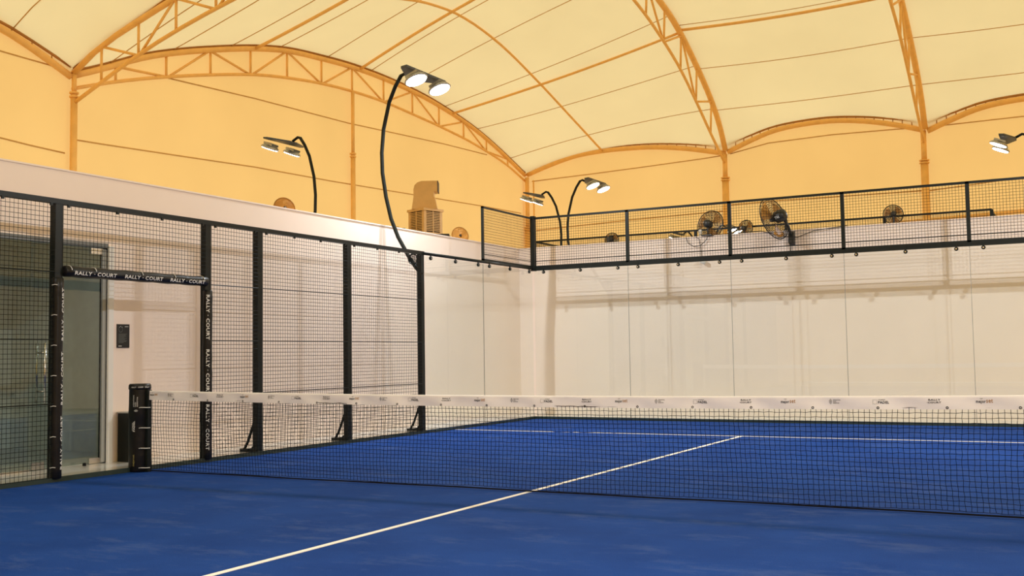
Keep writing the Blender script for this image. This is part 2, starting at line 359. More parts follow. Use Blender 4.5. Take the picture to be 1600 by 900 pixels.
# steel: columns, eave arches, trusses, purlins
def column(x, y, z0, zf, z1, r, label, group=None):
    t = thing('tent_column', label, 'column', (x, y, 0), group)
    part('shaft', MB().tube([(x, y, z0), (x, y, zf)], r, 14), m_frame, t, True)
    fl = MB()
    for k in (-.05, .05): fl.lathe([(r*1.35, zf+k-.02), (r*1.35, zf+k+.02)], (x, y, 0), n=14)
    part('flange', fl, m_frame, t)
    part('neck', MB().tube([(x, y, zf), (x, y, z1)], r*.72, 12), m_frame, t, True)
    part('base_plate', MB().box(x-.2, x+.2, y-.2, y+.2, -.05, 0.0), m_frame, t)
    return t
column(XG+.12, YV, -.05, 7.95, 8.5, .085, 'tan steel tent column at far left under the joint of three arches')
column(XG+.12, 20.77, -.05, 8.28, 10.55, .085, 'slim tan tent column under the middle of the left gable arch')
column(XG+.15, YB-.15, -.05, 7.0, 9.35, .13, 'tan tent column in the far corner where the gable meets the back arches')
column(-3.23, YB, -.05, 8.45, 9.5, .14, 'tan tent column behind the fans, second from the far corner')
column(4.55, YB, -.05, 8.40, 9.6, .14, 'tan tent column furthest right, above the railing')
for dx in (-.32, .34):
    tag(part('guy_pipe', MB().tube([(XG+.15+dx, YB-.1, -.05), (XG+.15+dx*.9, YB-.1, 9.2)], .035, 8), m_frame, None, True),
        'thin upright pipe on the %s side of the far corner column' % ('left' if dx < 0 else 'right'), 'pipe')
def eave(label, pts, r, flap=True, off=.2):
    t = thing('eave_arch', label, 'arch', pts[0])
    part('pipe', MB().tube(pts, r, 12), m_frame, t, True)
    if flap:
        n = len(pts)-1; q = []
        for i, p in enumerate(pts):
            s = abs(2*i/n-1); q.append((p[0], p[1], p[2]+r+.05+off*s**3))
        part('fabric_edge', MB().tube(q, r*.42, 6), m_keder, t, True)
        lc = MB()
        for i in range(1, n):
            lc.tube([pts[i], q[i]], .018, 4)
        part('lacing', lc, m_keder, t, kind='stuff')
    return t
eave('tan arched eave pipe nearest the far corner above the back wall', [(x, YB, edge1(x)) for x in [-12.5+9.3*i/22 for i in range(23)]], .10)
eave('tan arched eave pipe between the two far back columns', [(x, YB, edge2(x)) for x in [-3.1+7.6*i/22 for i in range(23)]], .10)
eave('tan arched eave pipe rising out of frame at right', [(x, YB, edge2(x)) for x in [4.7+7.6*i/22 for i in range(23)]], .11)
eave('tan arched eave pipe rising left from the far left column', [(XG+.05, YV-.05-9*i/16, lut([(0, 8.42), (1.1, 8.85), (2, 9.13), (4, 9.5), (6, 9.6), (9, 9.0)], 9*i/16)) for i in range(17)], .085, True, .12)
def truss(label, P, top, bot, nodes_, r1, r2, r3, start, group=None):
    """P(s, z) -> point; top / bot tables; nodes_ positions of the uprights"""
    a, b = nodes_[0], nodes_[-1]; n = 44
    t = thing('roof_truss', label, 'truss', P(a, lut(top, a)), group)
    part('top_chord', MB().tube([P(a+(b-a)*i/n, lut(top, a+(b-a)*i/n)) for i in range(n+1)], r1, 12), m_frame, t, True)
    part('bottom_chord', MB().tube([P(a+(b-a)*i/n, lut(bot, a+(b-a)*i/n)) for i in range(n+1)], r2, 10), m_frame, t, True)
    part('fabric_edge', MB().tube([P(a+(b-a)*i/n, lut(top, a+(b-a)*i/n)+r1+.045) for i in range(n+1)], r1*.5, 6), m_keder, t, True)
    up = True if start == 'top' else False
    for i, s in enumerate(nodes_[1:-1]):
        part('upright', MB().tube([P(s, lut(bot, s)), P(s, lut(top, s))], r3, 7), m_frame, t, True)
        if i < len(nodes_)-3:
            s2 = nodes_[i+2]
            z0 = lut(top, s)-r1*.5 if up else lut(bot, s); z1 = lut(bot, s2) if up else lut(top, s2)-r1*.5
            part('diagonal', MB().tube([P(s+.05, z0), P(s2-.05, z1)], r3, 7), m_frame, t, True); up = not up
    return t
truss('tan arched lattice truss along the left gable wall', lambda s, z: (XG, s, z), Gt, Gb,
      [9.25, 10.6, 12.35, 14.05, 15.75, 17.45, 19.2, 20.9, 22.8, 24.7, 26.6, 28.5, 30.4, 32.3, 33.95], .085, .048, .036, 'top')
truss('tan lattice truss rising steeply out of the top edge from the far left column', lambda s, z: (s, YV, z), Bt, Bb,
      [-12.5, -11.5, -10.22, -8.98, -7.72]+[-7.72+1.3*k for k in range(1, 21)]+[19.9], .075, .050, .034, 'top')
for x, lb in ((-3.2, 'tan arched lattice truss landing on the back column behind the fans'), (4.6, 'tan arched lattice truss landing on the rightmost back column')):
    nd = [33.9-1.75*k for k in range(14)]+[9.3]; nd = sorted(set(round(v, 3) for v in nd))
    truss(lb, lambda s, z, x=x: (x+(.03 if z > lut(Tt, s)-.3 else -.03), s, z), Tt, Tb, nd, .11, .055, .042, 'top')
def purlin(label, pts, r=.05):
    return tag(part('purlin', MB().tube(pts, r, 8), m_frame, None, True), label, 'purlin')
for y0, w, lb in ((15.9, 0, 'tan roof purlin crossing the top left of the roof'), (21.3, 0, 'tan roof purlin crossing the thin rib near the top edge'),
                  (27.55, .95, 'tan roof purlin running from behind the court floodlight to the lattice truss')):
    purlin(lb, [(x, y0+w*(x+12.6)/9.4, roof(x, y0+w*(x+12.6)/9.4)-.02) for x in [-12.6+9.4*i/16 for i in range(17)]])
purlin('tan roof purlin between the two lattice trusses at upper right', [(-3.2+7.8*i/12, 28.45, roof(-3.19+7.78*i/12, 28.45)+.04) for i in range(13)], .055)
tag(part('roof_rib', MB().tube([(-8.73, y, lut(Mt, y)) for y in [9.3+24.6*i/40 for i in range(41)]], .045, 8), m_frame, None, True),
    'thin curved tan roof rib crossing the purlins in the middle of the roof', 'rib')
tag(part('curtain_roll', MB().tube([(3.3, YB-.1, 6.12), (5, YB-.1, 6.15), (8, YB-.1, 6.24), (12, YB-.1, 6.26)], .07, 8), m_frame, None, True),
    'rolled tan fabric curtain low on the far back tent wall', 'curtain')

# ------------------------------------------------------------------ the court: kerb, fences, glass walls
kerb = thing('court_kerb', 'dark green steel kerb edging the blue turf', 'kerb', (0, 0, 0))
part('kerb_side', MB().box(-.065, -.03, -10, 10.065, -.05, .05), m_kerb, kerb)
part('kerb_side', MB().box(-.03, 10.03, 10.03, 10.065, -.05, .05), m_kerb, kerb)

def mesh_panel(P, u0, u1, z0, z1, parent, r=.0026, step=.05, rods=()):
    """welded wire mesh; P(u, z, d) -> point"""
    mb = MB(); n = int(round((u1-u0)/step)); k = int(round((z1-z0)/step))
    for i in range(n+1):
        u = u0+(u1-u0)*i/n; mb.tube([P(u, z0, 0), P(u, z1, 0)], r, 4, cap=False)
    for j in range(k+1):
        z = z0+(z1-z0)*j/k; mb.tube([P(u0, z, r), P(u1, z, r)], r, 4, cap=False)
    o = part('mesh_panel', mb, m_wire, parent, kind='stuff')
    for z in rods: part('stiffening_rod', MB().tube([P(u0, z, .006), P(u1, z, .006)], .007, 6), m_blk, parent)
    return o
PX = lambda u, z, d: (-.030+d, u, z)       # plane of the left fence
fence = thing('side_fence', 'black steel mesh fence of the court with a doorway by the net', 'fence', (-.05, 2, 0))
posts = [(-5.1, 0), (-3.1, 0), (-1.10, 0), (1.10, 0), (2.05, 1), (4.0, 1), (6.0, 1)]
for y, br in posts:
    part('post', MB().box(-.115, -.035, y-.05, y+.05, -.045, 2.96), m_blk, fence)
    if br:
        b = MB(); Y = y-.02
        b.tube([(-.10, Y, .47), (-.17, Y, .30), (-.225, Y, .17), (-.285, Y, .075)], .020, 6)
        b.box(-.33, -.04, Y-.045, Y+.045, FZ, FZ+.035)
        b.tube([(-.21, Y, .07), (-.15, Y, .085), (-.105, Y, .14)], .014, 6)
        part('foot_bracket', b, m_blk, fence)
part('top_rail', MB().box(-.10, -.03, -9.8, 6.05, 2.955, 3.01), m_blk, fence)
for (a, b, z0, rods) in ((-9.0, -5.15, .05, (.82, 1.5, 2.22)), (-5.05, -3.15, .05, (.82, 1.5, 2.22)), (-3.05, -1.15, .05, (.82, 1.5, 2.22)), (-1.05, 1.05, 2.28, ()), (1.15, 2.0, .05, (.82, 1.5, 2.2)),
                         (2.1, 3.95, .05, (.82, 1.5, 2.2)), (4.05, 5.95, .05, (.82, 1.5, 2.2))):
    mesh_panel(PX, a, b, z0, 2.95, fence, rods=rods)
kn = MB()
for a, b in ((-3, -1.15), (-1.05, 1.05), (1.15, 2.0), (2.1, 3.95), (4.05, 5.95)):
    for k in range(4 if b-a > 1 else 2):
        y = a+.06+(b-a-.12)*k/(3 if b-a > 1 else 1); kn.box(-.034, -.012, y-.014, y+.014, 2.925, 2.955)
part('clip', kn, m_blk, fence)
part('lintel_bar', MB().box(-.08, -.03, -1.05, 1.05, 2.21, 2.26), m_blk, fence)

# glass side wall
gw = thing('glass_wall', 'glass side wall panes near the back corner under a mesh screen', 'glass wall', (-.02, 8, 0))
for a, b in ((6.06, 7.996), (8.004, 9.96)):
    part('pane', MB().box(-.028, -.018, a, b, .03, 2.93), m_glass, gw)
part('joint_seal', MB().box(-.027, -.019, 7.996, 8.004, .04, 2.93), mat('grey_seal', (.30, .28, .24), .5), gw)
part('rail', MB().tube([(-.02, 6.03, 2.975), (-.02, 9.98, 2.975)], .026, 10), m_blk, gw, True)
def clamp(parent, p, axis):
    c = MB().lathe([(.030, -.012), (.034, 0), (.030, .022)], p, axis, n=14); x, y, z = p
    c.box(x-.008, x+.008, y-.008, y+.008, z, 2.99)
    o = part('clamp', c, m_blk, parent)
    q = (x+.014, y, z) if axis == 'x' else (x, y-.014, z)
    part('bolt', MB().lathe([(.013, -.012), (.013, .012)], q, axis, n=8), m_chrome, o)
for y in (6.2, 7.0, 7.79, 8.2, 9.0, 9.80): clamp(gw, (-.005, y, 2.905), 'x')
mesh_panel(PX, 8.05, 9.93, 3.05, 3.97, gw, rods=(3.12,))
part('screen_frame', MB().box(-.055, -.015, 8.0, 8.045, 2.99, 4.0).box(-.055, -.015, 8.0, 9.95, 3.97, 4.0).box(-.055, -.015, 8.0, 9.95, 3.0, 3.035), m_blk, gw)
part('corner_post', MB().box(-.06, .03, 9.97, 10.06, 2.93, 4.03), m_blk, gw)

# back glass wall
bw = thing('glass_wall', 'long back glass wall of five panes topped by a black mesh screen', 'glass wall', (5, 10.02, 0))
PY = lambda u, z, d: (u, 10.020-d, z)
seal = bpy.data.materials['grey_seal']
for k in range(5):
    part('pane', MB().box(2*k+.004, 2*k+1.996, 10.012, 10.022, .03, 2.94), m_glass, bw)
    if k: part('joint_seal', MB().box(2*k-.004, 2*k+.004, 10.013, 10.021, .04, 2.94), seal, bw)
    mesh_panel(PY, 2*k+.03, 2*k+1.97, 3.03, 3.97, bw, rods=(3.12,))
    if k: part('post', MB().box(2*k-.03, 2*k+.03, 10.0, 10.05, 3.0, 4.0), m_blk, bw)
    for x in (2*k+.21, 2*k+1.01, 2*k+1.80): clamp(bw, (x, 10.000, 2.90), 'y')
part('rail', MB().box(.03, 10.03, 10.0, 10.055, 2.935, 3.03), m_blk, bw)
part('top_rail', MB().box(.03, 10.03, 10.0, 10.04, 3.965, 4.005), m_blk, bw)

# ------------------------------------------------------------------ padding with lettering
def vpad(label, cy, z0, z1, ang, up, starts, cx=-.045, r=.060):
    t = thing('post_pad', label, 'padding', (cx, cy, z0))
    part('cover', MB().tube([(cx, cy, z0), (cx, cy, z0+.01)]+[(cx+.003*math.sin(9*k), cy+.002*math.cos(7*k), z0+(z1-z0)*k/20) for k in range(1, 20)]+[(cx, cy, z1-.01), (cx, cy, z1)],
                            [r*.85, r]+[r*(1+.008*math.sin(k*2.3)) for k in range(19)]+[r, r*.85], 20), m_pad, t, True)
    R = r*1.065
    Wd, Ht = .56, .042
    for z in starts:
        mb = MB()
        def f(a, b, z=z):
            v = b-Ht/2; th = ang+(v/R if not up else -v/R)
            return (cx+R*math.cos(th), cy+R*math.sin(th), z-a if not up else z+a)
        put_text(mb, 'RALLY \u00b7 COURT', Wd, Ht, f)
        part('lettering', mb, m_white, t)
    n = 7
    for k in range(n):
        z = z0+.12+(z1-z0-.2)*k/(n-1)
        part('cable_tie', MB().tube([(cx+.055, cy-.045 if up else cy+.045, z), (cx+.04, cy-.07 if up else cy+.07, z+.004), (cx+.015, cy-.085 if up else cy+.085, z-.003)], .004, 5), m_tie, t)
    return t
vpad('black padding on the doorway post nearest the camera, white lettering reading upward', -1.10, .035, 2.16, PI/4-.36, True, (.13, .81, 1.49))
vpad('black padding on the far doorway post, white lettering reading downward', 1.10, .035, 2.13, -PI/4+.1, False, (2.07, 1.39, .71))
t = thing('lintel_pad', 'black padding roll with white lettering across the doorway top', 'padding', (-.03, 0, 2.235))
part('cover', MB().tube([(-.03, -1.04, 2.235), (-.03, -1.03, 2.235)]+[(-.03, -1.03+2.06*k/20, 2.235+.003*math.sin(k*1.7)) for k in range(1, 20)]+[(-.03, 1.05, 2.235), (-.03, 1.06, 2.235)],
                        [.05, .061]+[.060*(1+.01*math.sin(k*2.1)) for k in range(19)]+[.061, .05], 20), m_pad, t, True)
for y0 in (-.94, -.26, .42):
    mb = MB()
    def f(a, b, y0=y0):
        th = (b-.021)/.063-.25; return (-.03+.0650*math.cos(th), y0+a, 2.235+.0650*math.sin(th))
    put_text(mb, 'RALLY \u00b7 COURT', .56, .042, f)
    part('lettering', mb, m_white, t)
for y in (-.98, -.66, 0, .5, .97):
    part('cable_tie', MB().tube([(-.03+.064*math.cos(a), y, 2.235+.064*math.sin(a)) for a in [1.9-1.7*k/6 for k in range(7)]], .004, 5), m_tie, t)

# ------------------------------------------------------------------ net and net post
np_ = thing('net_post', 'black padded net post with small white and gold print', 'net post', (0, 0, 0))
part('cover', MB().tube([(-.01, 0, z) for z in (.0, .02, .2, .45, .6, .62, .75, .93, .99)], [.115, .122, .120, .124, .121, .127, .121, .118, .118], 18), m_pad, np_, True)
part('cap', MB().lathe([(.123, .935), (.125, .95), (.123, .985), (.110, 1.0)], (-.01, 0, 0), n=24), m_pad, np_, True)
part('steel_post', MB().box(.112, .150, -.03, .03, .0, .93), m_blk, np_)
NA = math.atan2(-8.74, 9.56)      # side of the post that faces the middle of the court
def onpost(a0, z, rr=.1275, rot=0):
    def f(a, b):
        if rot == 0: th = a0+a/rr; return (-.01+rr*math.cos(th), rr*math.sin(th), z+b)
        if rot == 1: th = a0-b/rr; return (-.01+rr*math.cos(th), rr*math.sin(th), z+a)
        th = a0+b/rr; return (-.01+rr*math.cos(th), rr*math.sin(th), z-a)
    return f
mb = MB()
for k, tx in enumerate(('RALLY', 'COURT', 'RALLY')): put_text(mb, tx, .058, .014, onpost(NA-.78+.62*k, .955, .1262))
put_text(mb, 'PADEL', .12, .022, onpost(NA-.42, .46, .1275, 1)); put_text(mb, 'PREMIER', .09, .008, onpost(NA-.62, .47, .1275, 1))
part('lettering', mb, m_white, np_); mb = MB()
for k, tx in enumerate(('INTERNATIONAL', 'PADEL', 'FEDERATION')): put_text(mb, tx, (.135, .055, .11)[k], .013, onpost(NA-.5+.17*k, .74, .1275, 1), .01)
for rr in (.012, .02, .028):
    f = onpost(NA-.33, .705, .1275, 1)
    P = [f(-rr*math.cos(a)+.01, rr*math.sin(a)) for a in [-.9+1.8*i/8 for i in range(9)]]; mb.tube(P, .002, 4)
part('lettering', mb, m_white, np_)
mb = MB(); put_text(mb, 'mejorset', .13, .028, onpost(NA-.40, .07, .1275, 1)); part('lettering', mb, mat('dull_gold_print', (.35, .30, .10), .6), np_, label='gold lettering at the foot')
for z in (.73, .50, .27, .05):
    part('cable_tie', MB().tube([(.09, -.10, z), (.12, -.10, z+.004), (.15, -.05, z), (.17, -.01, z)], .005, 5), m_tie, np_)

net = thing('court_net', 'black net with a white printed top tape across the court', 'net', (5, 0, 0))
def ntop(x): return .885+.035*((x-5)/5)**2
def ny(x, z):
    return .012*math.sin(x*1.9)+.008*math.sin(x*4.7+z*5)+.022*math.exp(-((x-.9)/.8)**2)*-math.sin(z*3.4)
mb = MB(); nx = 236; nz = 20; xs = [.17+9.9*i/nx for i in range(nx+1)]
rnd = [[(random.uniform(-.0035, .0035), random.uniform(-.003, .003)) for j in range(nz+1)] for i in range(nx+1)]
def npt(i, j):
    x = xs[i]; zt = ntop(x)-.09; z = .03+(zt-.03)*j/nz; z += .006*math.sin(x*3.1+j*.5)*(1-j/nz)
    return (x+rnd[i][j][0]+.007*math.sin(z*6+x), ny(x, z), z+rnd[i][j][1])
for i in range(nx+1): mb.tube([npt(i, j) for j in range(nz+1)], .0024, 3, cap=False)
part('mesh', mb, m_net, net, kind='stuff')
mb = MB()
for j in range(0, nz+1): mb.tube([npt(i, j) for i in range(nx+1)], .0024, 3, cap=False)
part('mesh', mb, m_net, net, kind='stuff')
part('bottom_band', MB().grid(lambda u, v: (.17+9.9*u, ny(.17+9.9*u, .03)-.012+.024*v, .010+.012*(1-abs(2*v-1))), 160, 4), m_net, net)
# crumpled tape: a folded strip
def ty(x, v):
    s = 0
    for g in range(19):
        gx = .55+.505*g; s += .010*math.exp(-abs(x-gx)/.10)*(1-v)*(1.2 if g % 3 else 1.9)
    return s+.0035*math.sin(x*11+v*3)+.003*math.sin(x*23+1.3)*(1-v)
TW = 10.07-.12
def tape(u, w):
    x = .12+TW*u; top = ntop(x)
    # w 0..1 walks front bottom -> top fold -> back bottom
    if w < .44: v = w/.44; return (x, -.009-ty(x, v), top-.102+.100*v)
    if w > .56: v = (1-w)/.44; return (x, .009+ty(x, v)*.5, top-.102+.100*v)
    a = (w-.44)/.12*PI; return (x, -.009*math.cos(a)-ty(x, 1)*(1-a/PI), top-.002+.005*math.sin(a))
part('top_tape', MB().grid(tape, 520, 16), m_tape, net, True)
def tapef(x0, z0):
    def f(a, b):
        x = x0+a; v = (z0+b)/.10; return (x, -.0118-ty(x, min(max(v, 0), 1)), ntop(x)-.102+z0+b)
    return f
cyc = ['mejor', 'fed', 'premier', 'rally']; pos = [.22, .49, .85, 1.23, 1.58, 1.95, 2.30, 2.69, 3.04, 3.40, 3.76, 4.14, 4.51, 4.88, 5.22, 5.62, 5.95, 6.31, 6.68, 7.07, 7.42, 7.79, 8.15, 8.54, 8.89, 9.26, 9.62]
for i, x in enumerate(pos):
    k = cyc[i % 4]; ink = MB(); gold = MB()
    if k == 'mejor':
        put_text(ink, 'mejor', .068, .030, tapef(x-.058, .041), .02); put_text(gold, 'set', .046, .027, tapef(x+.014, .050), .008)
        ink.add([tapef(x-.03, .080)(a, b) for a, b in ((0, 0), (.02, 0), (.02, .0025), (0, .0025))], [(0, 1, 2, 3)])
    elif k == 'rally':
        put_text(ink, 'RALLY', .088, .013, tapef(x-.044, .067), .025); put_text(ink, '\u00b7COURT', .104, .013, tapef(x-.056, .047), .025)
    elif k == 'fed':
        put_text(ink, 'INTERNATIONAL', .060, .0085, tapef(x-.012, .069), .01); put_text(ink, 'PADEL', .026, .0085, tapef(x-.012, .057), .01); put_text(ink, 'FEDERATION', .048, .0085, tapef(x-.012, .045), .01)
        f = tapef(x-.050, .061)
        for rr, w in ((.010, .0022), (.017, .0028), (.025, .0034)):
            o = MB()
            for q in range(8):
                a0, a1 = -.85+1.7*q/8, -.85+1.7*(q+1)/8
                o.add([f(rr*math.cos(a0), rr*math.sin(a0)), f((rr+w)*math.cos(a0), (rr+w)*math.sin(a0)), f((rr+w)*math.cos(a1), (rr+w)*math.sin(a1)), f(rr*math.cos(a1), rr*math.sin(a1))], [(0, 1, 2, 3)])
            ink.add(o.v, o.f)
    else:
        put_text(ink, 'PADEL', .082, .020, tapef(x-.024, .045), .03); put_text(ink, 'PREMIER', .052, .007, tapef(x-.022, .071), .01)
        f = tapef(x-.048, .058)
        for q in range(8):
            a = 2*PI*q/8; rr = .016+.004*(q % 2); w = .0035
            ink.add([f(rr*math.cos(a)+dx*w, rr*math.sin(a)+dy*w) for dx, dy in ((-1, 0), (0, -1), (1, 0), (0, 1))], [(0, 1, 2, 3)])
    part('printed_logo', ink, m_ink, net)
    if gold.v: part('lettering', gold, m_gold, net, label='orange lettering')
for g in range(19):
    x = .55+.505*g; f = tapef(x, .013)
    part('eyelet', MB().tube([f(.008*math.cos(a), .008*math.sin(a)) for a in [2*PI*q/10 for q in range(10)]], .0028, 4, closed=True), m_ink, net)

# ------------------------------------------------------------------ floodlights on curved poles
def make_flood(label, ext=False):
    """local frame: base at the origin on the fence line, the court towards +x, discs along y"""
    t = thing('floodlight_pole', label, 'floodlight', (0, 0, 0), None, True)
    if ext: part('pole_base', MB().box(-.11, -.03, -.05, .05, -.05, 2.70), m_blk, t)
    P = [(-.04, 0, 2.62), (-.16, 0, 2.74), (-.29, 0, 2.91), (-.52, 0, 3.28), (-.66, 0, 3.6), (-.76, 0, 3.98), (-.83, 0, 4.4), (-.84, 0, 4.75), (-.80, 0, 5.15), (-.68, 0, 5.60), (-.55, 0, 5.86), (-.43, 0, 6.03)]
    part('pole', MB().tube(P, .034, 10), m_blk, t, True)
    part('arm', MB().tube([(-.45, 0, 6.02), (-.36, 0, 6.05), (-.22, 0, 5.98)], .03, 8), m_blk, t, True)
    # housing plate: trapezoid in y, hanging over both discs
    def fp(a, b, d): return (-.24+b*.96, a, 5.95+b*.10+d)
    part('housing', MB().prism([(-.12, 0), (.12, 0), (.60, .22), (.60, .34), (-.60, .34), (-.60, .22)], -.015, .02, fp), m_lamp, t)
    for s in (-1, 1):
        M = Matrix.Translation((.11, s*.36, 5.80)) @ Matrix.Rotation(math.radians(-22), 4, 'Y')
        b = MB().lathe([(.06, .09), (.13, .07), (.18, .035), (.20, .0), (.185, -.01)], n=24).xf(M)
        o = part('lamp_head', b, m_silver, t, True)
        fin = MB()
        for k in range(-3, 4): fin.box(-.12, .12, k*.035-.004, k*.035+.004, .065, .11)
        part('cooling_fin', fin.xf(M), m_silver, o)
        part('lens', MB().lathe([(.178, -.012), (.17, -.022), (.001, -.028)], n=24, cap=False).xf(M), m_lens, o, True)
    return t
def flood_lights(x, y, sx, power):
    for dy in (-.27, .27):
        area_lamp('floodlight_light', (x+.10*sx, y+dy, 5.755), (.60*sx, 0, -1), power)
own = make_flood('nearest curved black floodlight pole, on the last mesh fence post before the glass'); own.location = (0, 6.0, 0)
# padel racket shaped bracket between pole and post
rk = MB(); c0 = Vector((-.195, 5.955, 2.885)); R0 = .085
rk.tube([(c0.x+R0*math.cos(a), c0.y, c0.z+R0*math.sin(a)) for a in [2*PI*k/24 for k in range(24)]], .012, 5, closed=True)
for k in range(-4, 5):
    for an in (PI/4, -PI/4):
        d = k*.02; L_ = math.sqrt(max(0, R0*R0-d*d)); ux, uz = math.cos(an), math.sin(an)
        rk.tube([(c0.x-uz*d-ux*L_, c0.y, c0.z+ux*d-uz*L_), (c0.x-uz*d+ux*L_, c0.y, c0.z+ux*d+uz*L_)], 0.0045, 4)
rk.tube([(-.15, 5.975, 2.82), (-.09, 5.975, 2.74), (-.07, 5.975, 2.66)], .009, 5); rk.tube([(-.105, 5.975, 2.85), (-.08, 5.975, 2.78), (-.07, 5.975, 2.66)], .009, 5)
part('racket_bracket', rk.xf(Matrix.Translation((0, -6.0, 0))), m_blk, own)
flood_lights(0, 6.0, 1, LAMP_W)
other = [(-5.60, 9.10, -1, 'curved floodlight pole behind the left wall, its two discs facing left', 60),
         (-4.52, 19.01, -1, 'floodlight pole behind the back corner, its head bent to the left', 60),
         (-2.01, 17.67, 1, 'floodlight pole behind the back glass with its bright head bent to the right', 100),
         (8.21, 17.41, -1, 'floodlight at the right edge of the photo, pole out of frame', 100),
         (-4.41, 31.35, -1, 'small distant floodlight just over the back wall, left of the large round fan', 40),
         (-1.88, 30.13, 1, 'small distant floodlight seen between the large round fan and the tilted fan', 60)]
first = None
for (x, y, sx, lb, pw) in other:
    if first is None: o = first = make_flood(lb, True)
    else: o = dup(first)
    o.location = (x, y, 0); o.rotation_euler = (0, 0, 0 if sx > 0 else PI); o['label'] = lb
    flood_lights(x, y, sx, pw)
    # sideways poles of the far pairs keep to their own court side

# ------------------------------------------------------------------ fence of the court behind
bf = thing('far_fence', 'thin black mesh fence of the next court rising above the back wall', 'fence', (3, 14, 0))
part('top_rail', MB().box(-2.0, 8.1, 13.98, 14.02, 3.97, 4.01), m_blk, bf)
for k in range(6):
    part('post', MB().box(-2+2.02*k-.03, -2+2.02*k+.03, 13.97, 14.03, -.05, 3.99), m_blk, bf)
    if k < 5: mesh_panel(lambda u, z, d: (u, 14.0-d, z), -2+2.02*k+.03, -2+2.02*(k+1)-.03, 3.0, 3.97, bf, step=.05)
part('edge_on_mesh', MB().box(8.07, 8.085, 14.03, 15.95, 3.0, 3.97), m_blk, bf)  # solid sheet added in place of the side mesh seen edge-on
for x in (-2.0, 8.08):
    part('side_rail', MB().box(x-.02, x+.02, 14.0, 16.0, 3.97, 4.01), m_blk, bf)
    part('post', MB().box(x-.03, x+.03, 15.97, 16.03, -.05, 3.99), m_blk, bf)
    mesh_panel(lambda u, z, d, x=x: (x, u, z), 14.03, 15.97, 3.0, 3.97, bf, r=.004, step=.05)

# ------------------------------------------------------------------ fans
def make_fan(label, r, guard_mat, blade_mat, group=None, rings=9, spokes=28):
    """local frame: guard centre at the origin, blowing towards -y, motor at +y"""
    t = thing('wall_fan', label, 'fan', (0, 0, 0), group, True)
    g = MB()
    def bulge(q, s): return s*(.16*r*(1-q*q))+(-.02 if s < 0 else .02)*0
    for s in (-1, 1):
        for k in range(1, rings+1):
            q = .18+.82*k/rings
            g.tube([(r*q*math.cos(a), bulge(q, s), r*q*math.sin(a)) for a in [2*PI*j/28 for j in range(28)]], .0035 if k < rings else .010, 4, closed=True)
        for j in range(spokes):
            a = 2*PI*j/spokes
            g.tube([(r*q*math.cos(a), bulge(q, s), r*q*math.sin(a)) for q in (.18, .5, .8, 1)], .0025, 3, cap=False)
    part('guard', g, guard_mat, t)
    for k in range(3):
        a0 = 2*PI*k/3+.4; b = MB()
        b.grid(lambda u, v, a0=a0: (r*(.12+.78*u)*math.cos(a0+(v-.5)*(.75+.5*u)), (v-.5)*.14*r, r*(.12+.78*u)*math.sin(a0+(v-.5)*(.75+.5*u))), 5, 6)
        part('blade', b, blade_mat, t, True)
    part('hub', MB().lathe([(.10*r, -.20*r), (.13*r, -.1*r), (.13*r, .06*r)], axis='y', n=16), m_fan, t, True)
    part('motor', MB().lathe([(.10*r, .10*r), (.27*r, .16*r), (.29*r, .35*r), (.26*r, .58*r), (.12*r, .66*r)], axis='y', n=18), m_fan, t, True)
    return t
def fan_support(t, pts, base):
    part('bracket', MB().tube(pts, .018, 6), m_fan, t); part('mounting_plate', MB().box(*base), m_fan, t)
f1 = make_fan('largest round fan on top of the back wall, left of a mesh post', .28, m_fan, m_amber)
f1.location = (3.30, 11.10, 3.73); f1.rotation_euler = (math.radians(8), 0, math.radians(168))
fan_support(f1, [(0, .10, -.05), (0, .08, -.16), (0, .06, -.235)], (-.10, .10, 0, .16, -.245, -.225))
f2 = make_fan('tilted fan seen nearly edge-on, bracketed to the front of the back wall', .40, m_fan, m_amber)
f2.location = (4.66, 10.62, 3.70); nn = Vector((-.90, .36, -.26)).normalized(); yy = -nn; zz = (Vector((0, 0, 1))-yy*yy.z).normalized(); xx = yy.cross(zz)
f2.rotation_euler = Matrix((xx, yy, zz)).transposed().to_euler()
_q = Matrix((xx, yy, zz)) @ (Vector((9.56, -8.74, 1.26))-f2.location); _a = math.atan2(_q.z, _q.x)+.25
mb = MB(); put_text(mb, 'TAR', .10, .05, lambda a, b: (.126*math.cos(_a-.45+b/.12), .095+a, .126*math.sin(_a-.45+b/.12)))
part('lettering', mb, m_white, f2)
f2s = thing('fan_bracket_arm', 'black wall bracket and cable carrying the tilted fan', 'bracket', (4.90, 10.9, 3.33))
part('arm', MB().tube([(4.82, 10.70, 3.70), (4.88, 10.78, 3.55), (4.90, 10.88, 3.40)], .028, 8), m_fan, f2s, True)
part('mounting_plate', MB().prism([(10.86, 3.27), (D2, 3.22), (D2, 3.48), (10.90, 3.46)], 4.85, 4.95, lambda a, b, d: (d, a, b)), m_fan, f2s)
part('cable', MB().tube([(4.88, 10.93, 3.25), (4.87, 10.95, 3.12), (4.88, 10.95, 3.05)], .008, 5), m_fan, f2s)
far = [(.05, 13.90, 3.90, .165, 'small fan with a black box, low on the far fence at left', 186), (3.20, 13.90, 3.94, .19, 'pale fan behind the bright distant floodlight, right of a mesh post', 160), (6.27, 13.90, 4.02, .195, 'small round fan on the far fence, left of the rightmost tent column', 195)]
fz = None
for (x, y, z, r, lb, rz) in far:
    t = make_fan(lb, r, m_fan, m_amber, None, 7, 20); t.location = (x, y, z); t.rotation_euler = (math.radians(6), 0, math.radians(rz))
    part('bracket', MB().tube([(0, .3*r, 0), (0, .2*r, -.7*r), (0, .15*r, -1.0*r)], .02, 6), m_fan, t)
    if x < 1: part('control_box', MB().box(.02, .09, .05, .11, -.13, .06), m_fan, t)
